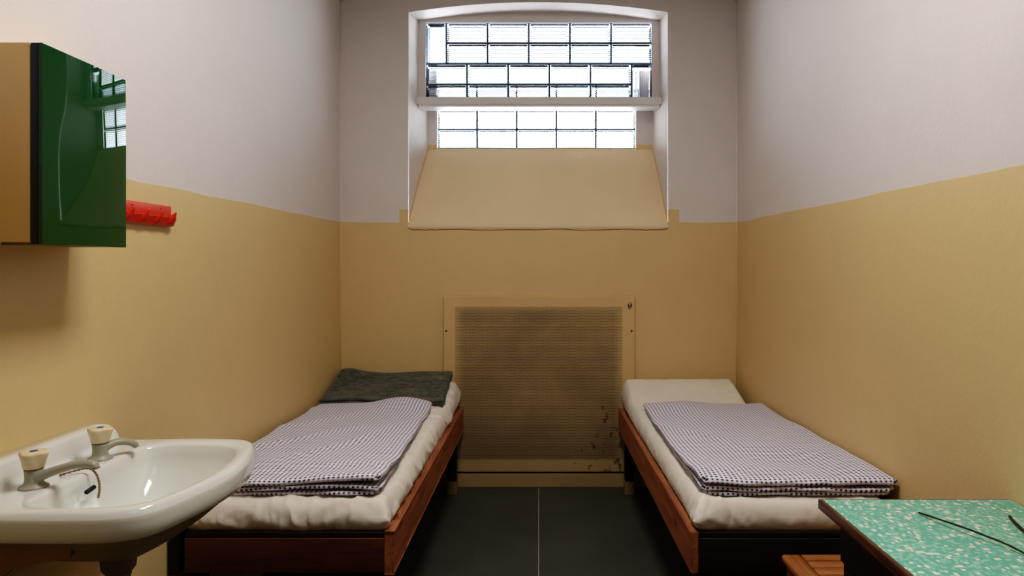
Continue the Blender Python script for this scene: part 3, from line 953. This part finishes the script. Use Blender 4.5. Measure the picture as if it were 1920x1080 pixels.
def tap(x, y, rot, rise, label):
    root = thing('tap', label, 'tap', (x, y, ZD))
    MB().lathe((x, y, ZD - .001), [(.0275, 0), (.0285, .003), (.026, .006), (.020, .009), (.0175, .014), (.0165, .022), (.0170, .032), (.0178, .042)], 36).build('body', M['tap'], root, True)
    # lobed knob
    vs = []; fs = []; nn = 48
    prof = [(.0185, .0415), (.0205, .046), (.0235, .058), (.0265, .069), (.0272, .073), (.0262, .0765), (.022, .0775), (.008, .0778)]
    for (r, h) in prof:
        for i in range(nn):
            a = 2 * math.pi * i / nn + rot
            lobe = 1 + .12 * sm(.043, .07, h) * math.cos(4 * a) if r > .01 else 1
            vs.append((x + r * lobe * math.cos(a), y + r * lobe * math.sin(a), ZD + h))
    for j in range(len(prof) - 1):
        for i in range(nn):
            k = (i + 1) % nn; fs.append((j * nn + i, j * nn + k, (j + 1) * nn + k, (j + 1) * nn + i))
    fs += [tuple(range(nn)), tuple((len(prof) - 1) * nn + i for i in range(nn))]
    kb = link_mesh('knob', vs, fs, M['knob'], root, True)
    cp = MB().lathe((x, y, ZD + .0778), [(.0078, -.0005), (.0075, .0008), (.004, .001)], 24).build('knob_cap', M['blue'], None, True)
    cp.parent = kb; cp.location = -(root.location + kb.location)
    MB().lathe((x, y, ZD + .0405), [(.0184, 0), (.0188, .0008), (.0184, .0016)], 32).build('seal_ring', M['black'], root, True)
    d = Vector((math.cos(rot), math.sin(rot), 0))
    o = Vector((x, y, ZD))
    if rise:
        pts = [o + d * a + Vector((0, 0, h)) for a, h in ((.004, .020), (.030, .030), (.060, .040), (.090, .047), (.112, .048), (.124, .045), (.128, .036))]
        rad = [.015, .0125, .0115, .011, .0108, .0105, .009]
    else:
        pts = [o + d * a + Vector((0, 0, h)) for a, h in ((.004, .020), (.016, .029), (.032, .034), (.050, .033), (.066, .028), (.078, .020), (.082, .014))]
        rad = [.014, .0125, .0115, .011, .0105, .010, .0085]
    pts = catmull(pts, False, 5); rr = []
    for i in range(len(pts)):
        f = i / (len(pts) - 1) * (len(rad) - 1); a = int(f); b_ = min(a + 1, len(rad) - 1); rr.append(lerp(rad[a], rad[b_], f - a))
    autosmooth(MB().tube(pts, rr, 18, .78).build('spout', M['tap'], root), 50)
    return root
# upstand along the wall, falling away at both ends
vs = []; fs = []; ny = 60
for i in range(ny + 1):
    y = lerp(1.325, 1.872, i / ny)
    h = .003 + .052 * sm(1.325, 1.395, y) * (1 - sm(1.800, 1.872, y))
    bulge = .012 * (sm(1.78, 1.83, y) * (1 - sm(1.83, 1.872, y)))
    prof = [(-1.1945, -.02), (-1.1945, h - .003), (-1.192, h), (-1.156, h + .001), (-1.148, h - .001), (-1.143, h - min(.006, h * .5)), (-1.1395, h * .3), (-1.134, .0), (-1.126, -.0045), (-1.126, -.02)]
    vs += [(x + (bulge if k > 2 else 0), y, ZD + z) for k, (x, z) in enumerate(prof)]
np_ = 10
for i in range(ny):
    for k in range(np_):
        l = (k + 1) % np_
        fs.append((i * np_ + k, i * np_ + l, (i + 1) * np_ + l, (i + 1) * np_ + k))
fs += [tuple(range(np_)), tuple(ny * np_ + k for k in range(np_))]
autosmooth(link_mesh('upstand', vs, fs, M['ceramic'], wbz), 60)
tap(-1.082, 1.463, math.radians(4), True, 'grey tap with blue-capped cream knob at near end of washbasin')
tap(-1.074, 1.672, math.radians(52), False, 'grey tap with blue-capped cream knob at far end of washbasin')
# chain and overflow slot
cpts = catmull([(-1.075, 1.535, ZD + .004), (-1.055, 1.552, ZD + .008), (-1.035, 1.566, ZD + .010), (-1.022, 1.573, ZD - .002), (-1.014, 1.574, ZD - .022), (-1.010, 1.570, ZD - .040), (-1.010, 1.566, ZD - .056)], False, 6)
m = MB()
for i, p in enumerate(cpts):
    r = .0030 if i % 2 == 0 else .0022
    m.lathe(p, [(r * .3, -r), (r * .8, -r * .6), (r, 0), (r * .8, r * .6), (r * .3, r)], 8)
m.tube(cpts, .0012, 6)
m.build('plug_chain', M['chain'], wbz, True)
m = MB()
m.lathe((0, 0, 0), [(.001, 0)], 3) if False else None
sv = [Vector((-1.018, 1.534, ZD - .036)), Vector((-1.018, 1.566, ZD - .032))]
m.tube([sv[0], lerp(sv[0], sv[1], .08), lerp(sv[0], sv[1], .92), sv[1]], [.003, .0052, .0052, .003], 12)
m.build('overflow_slot', M['black'], wbz, True)
# waste pipe
m = MB().lathe((-.975, 1.585, .555), [(.025, -.30), (.025, .066), (.027, .070), (.027, .078), (.031, .081), (.036, .088), (.038, .108), (.038, .124), (.030, .128)], 32)
autosmooth(m.build('waste_pipe', M['pipe'], wbz), 40)
def bracket(y, nm='bracket'):
    P = [(-1.194, .60), (-1.165, .60), (-1.09, .70), (-1.045, .742), (-.93, .765), (-.925, .79), (-1.194, .79)]
    vs = [(x, y - .007, z) for x, z in P] + [(x, y + .007, z) for x, z in P]
    n = len(P)
    m = MB().add(vs, [tuple(range(n)), tuple(range(2 * n - 1, n - 1, -1))] + [(i, (i + 1) % n, n + (i + 1) % n, n + i) for i in range(n)])
    o = m.build(nm, M['bracket'], wbz)
    h = MB().lathe((-1.135, y - .0085, .725), [(0, 0), (.017, 0), (.017, .001)], 24, 'y')
    q = h.build('bracket_hole', M['black'], None); q.parent = o; q.location = -(wbz.location + o.location)
bracket(1.36); bracket(1.80)

# ------------------------------------------------------------------ table, sticks, stool
tb = thing('table', 'low table with mosaic-pattern turquoise laminate top and dark wooden edge', 'table', (.95, 1.3, 0))
TX0, TX1, TY0, TY1, TZ = .7085, 1.192, .86, 1.732, .750
autosmooth(MB().box(TX0 + .010, TX1 - .001, TY0 + .010, TY1 - .006, TZ - .019, TZ + .0004, .0008).build('tabletop', M['lam'], tb))
m = MB().box(TX0, TX0 + .0105, TY0, TY1, TZ - .024, TZ, .002)
m.box(TX0 + .010, TX1, TY1 - .007, TY1, TZ - .024, TZ, .002)
m.box(TX0 + .010, TX1, TY0, TY0 + .0105, TZ - .024, TZ, .002)
autosmooth(m.build('edge_band', M['edge'], tb))
m = MB().box(TX0 + .025, TX0 + .045, TY0 + .05, 1.66, TZ - .125, TZ - .020, .002)
m.box(TX1 - .045, TX1 - .025, TY0 + .05, 1.66, TZ - .125, TZ - .020, .002)
m.box(TX0 + .046, TX1 - .046, 1.640, 1.66, TZ - .125, TZ - .020, .002)
m.box(TX0 + .046, TX1 - .046, TY0 + .05, TY0 + .07, TZ - .125, TZ - .020, .002)
autosmooth(m.build('apron', M['dkwood'], tb))
for (x, y) in ((TX0 + .030, 1.60), (TX1 - .09, 1.60), (TX0 + .030, TY0 + .05), (TX1 - .09, TY0 + .05)):
    autosmooth(MB().box(x, x + .055, y, y + .055, 0, TZ - .124, .003).build('leg', M['dkwood'], tb))

def inv(px, py, z):
    Y = (H - z) * F / (py - VY); return Vector(((px - VX) * Y / F, Y, z))
def stick(pp, r, label):
    pts = catmull([inv(*p) for p in pp], False, 8)
    n = len(pts)
    rr = [r * (1.0 + .25 * nz(i * .35, r * 900)) * (.75 if i in (0, n - 1) else 1) for i in range(n)]
    o = MB().tube(pts, rr, 10).build('twig', M['twig'], None, True); tag(o, label, 'twig', )
    return o
M['twig'] = plain('dark_twig_bark', rgb(50, 42, 34), .55, .4, var=.4, varscale=80)
stick([(1722, 961, .7535), (1762, 974, .762), (1812, 991, .764), (1846, 1004, .763), (1884, 1019, .760), (1920, 1037, .757), (1975, 1066, .7535)], .0022, 'long thin dark twig lying across the turquoise tabletop')
stick([(1893, 968, .755), (1903, 980, .757), (1925, 1000, .756), (1965, 1030, .7545)], .0034, 'thicker short dark twig at the right edge of the tabletop')

st = thing('slatted_stool', 'orange-brown wooden stool with a slatted seat tucked beside the table', 'stool', (.93, 1.93, 0))
SX0, SX1, SY0, SY1, SZ = .748, 1.10, 1.76, 2.108, .45
for xa in (SX0, SX1 - .06): autosmooth(MB().box(xa, xa + .060, SY0, SY1, SZ - .024, SZ, .008).build('seat_rail', M['seatwood'], st), 50)
y = SY1 - .002
m = MB()
while y - .041 > SY0:
    m.box(SX0 + .061, SX1 - .061, y - .041, y, SZ - .020, SZ - .001, .002); y -= .0465
autosmooth(m.build('seat_slats', M['seatwoodx'], st))
for (x, yy) in ((SX0 + .012, SY0 + .012), (SX1 - .047, SY0 + .012), (SX0 + .012, SY1 - .047), (SX1 - .047, SY1 - .047)):
    autosmooth(MB().box(x, x + .035, yy, yy + .035, 0, SZ - .023, .004).build('leg', M['seatwood'], st))
autosmooth(MB().box(SX0 + .048, SX1 - .048, SY1 - .040, SY1 - .020, SZ - .075, SZ - .026, .002).build('stretcher', M['seatwood'], st))

# ------------------------------------------------------------------ light
w = bpy.data.worlds.new('sky'); SC.world = w; w.use_nodes = True
t = w.node_tree; t.nodes.clear()
o = t.nodes.new('ShaderNodeOutputWorld'); bg = t.nodes.new('ShaderNodeBackground'); t.links.new(bg.outputs[0], o.inputs[0])
tc = t.nodes.new('ShaderNodeTexCoord'); sp = t.nodes.new('ShaderNodeSeparateXYZ'); t.links.new(tc.outputs['Generated'], sp.inputs[0])
cr = t.nodes.new('ShaderNodeValToRGB'); t.links.new(sp.outputs[2], cr.inputs[0])
el = cr.color_ramp.elements
el[0].position = 0.0; el[0].color = (.9, .95, 1, 1)
el[1].position = 1.0; el[1].color = (.07, .09, .12, 1)
for p, c in ((.20, (.84, .92, 1.0, 1)), (.25, (.20, .235, .285, 1)), (.30, (.036, .041, .052, 1)), (.6, (.034, .042, .056, 1))):
    e = el.new(p); e.color = c
t.links.new(cr.outputs[0], bg.inputs[0]); bg.inputs[1].default_value = 15.0

def area(name, loc, rot, sx, sy, power, color, portal=False):
    l = bpy.data.lights.new(name, 'AREA'); l.shape = 'RECTANGLE'; l.size = sx; l.size_y = sy; l.energy = power; l.color = color
    ob = bpy.data.objects.new(name, l); COL.objects.link(ob); ob.location = loc; ob.rotation_euler = rot
    if portal: l.cycles.is_portal = True
    return ob
area('sky_portal', (0, 4.62, 2.45), (math.radians(-90), 0, 0), 1.55, 1.0, 1, (1, 1, 1), True)
area('ceiling_lamp', (0, 1.6, 3.10), (0, 0, 0), 0.5, .9, 36, (1.0, .975, .95))
area('front_fill', (0, .2, 3.10), (0, 0, 0), 0.5, .8, 1.5, (1.0, .97, .93))  # faint fill light added towards the front, no known fixture there

# ------------------------------------------------------------------ camera
cam = bpy.data.cameras.new('camera'); co = bpy.data.objects.new('camera', cam); COL.objects.link(co)
co.location = (0, 0, H); co.rotation_euler = (math.radians(90), 0, 0)
cam.sensor_fit = 'HORIZONTAL'; cam.sensor_width = 36.0; cam.lens = 36.0 * F / 1920
cam.shift_x = -(VX - 960) / 1920; cam.shift_y = -(540 - VY) / 1920
cam.clip_start = .02
SC.camera = co
SC.view_settings.view_transform = 'Standard'
SC.view_settings.look = 'None'
SC.view_settings.exposure = 0.0
SC.view_settings.use_curve_mapping = True
cm = SC.view_settings.curve_mapping
c = cm.curves[3]
c.points.new(.02, .010); c.points.new(.09, .082); c.points.new(.30, .335)
cm.update()
SC.cycles.use_denoising = True
SC.cycles.max_bounces = 10; SC.cycles.diffuse_bounces = 6; SC.cycles.glossy_bounces = 4; SC.cycles.transmission_bounces = 8
SC.cycles.transparent_max_bounces = 12
SC.cycles.sample_clamp_indirect = 40.0
SC.cycles.caustics_reflective = False
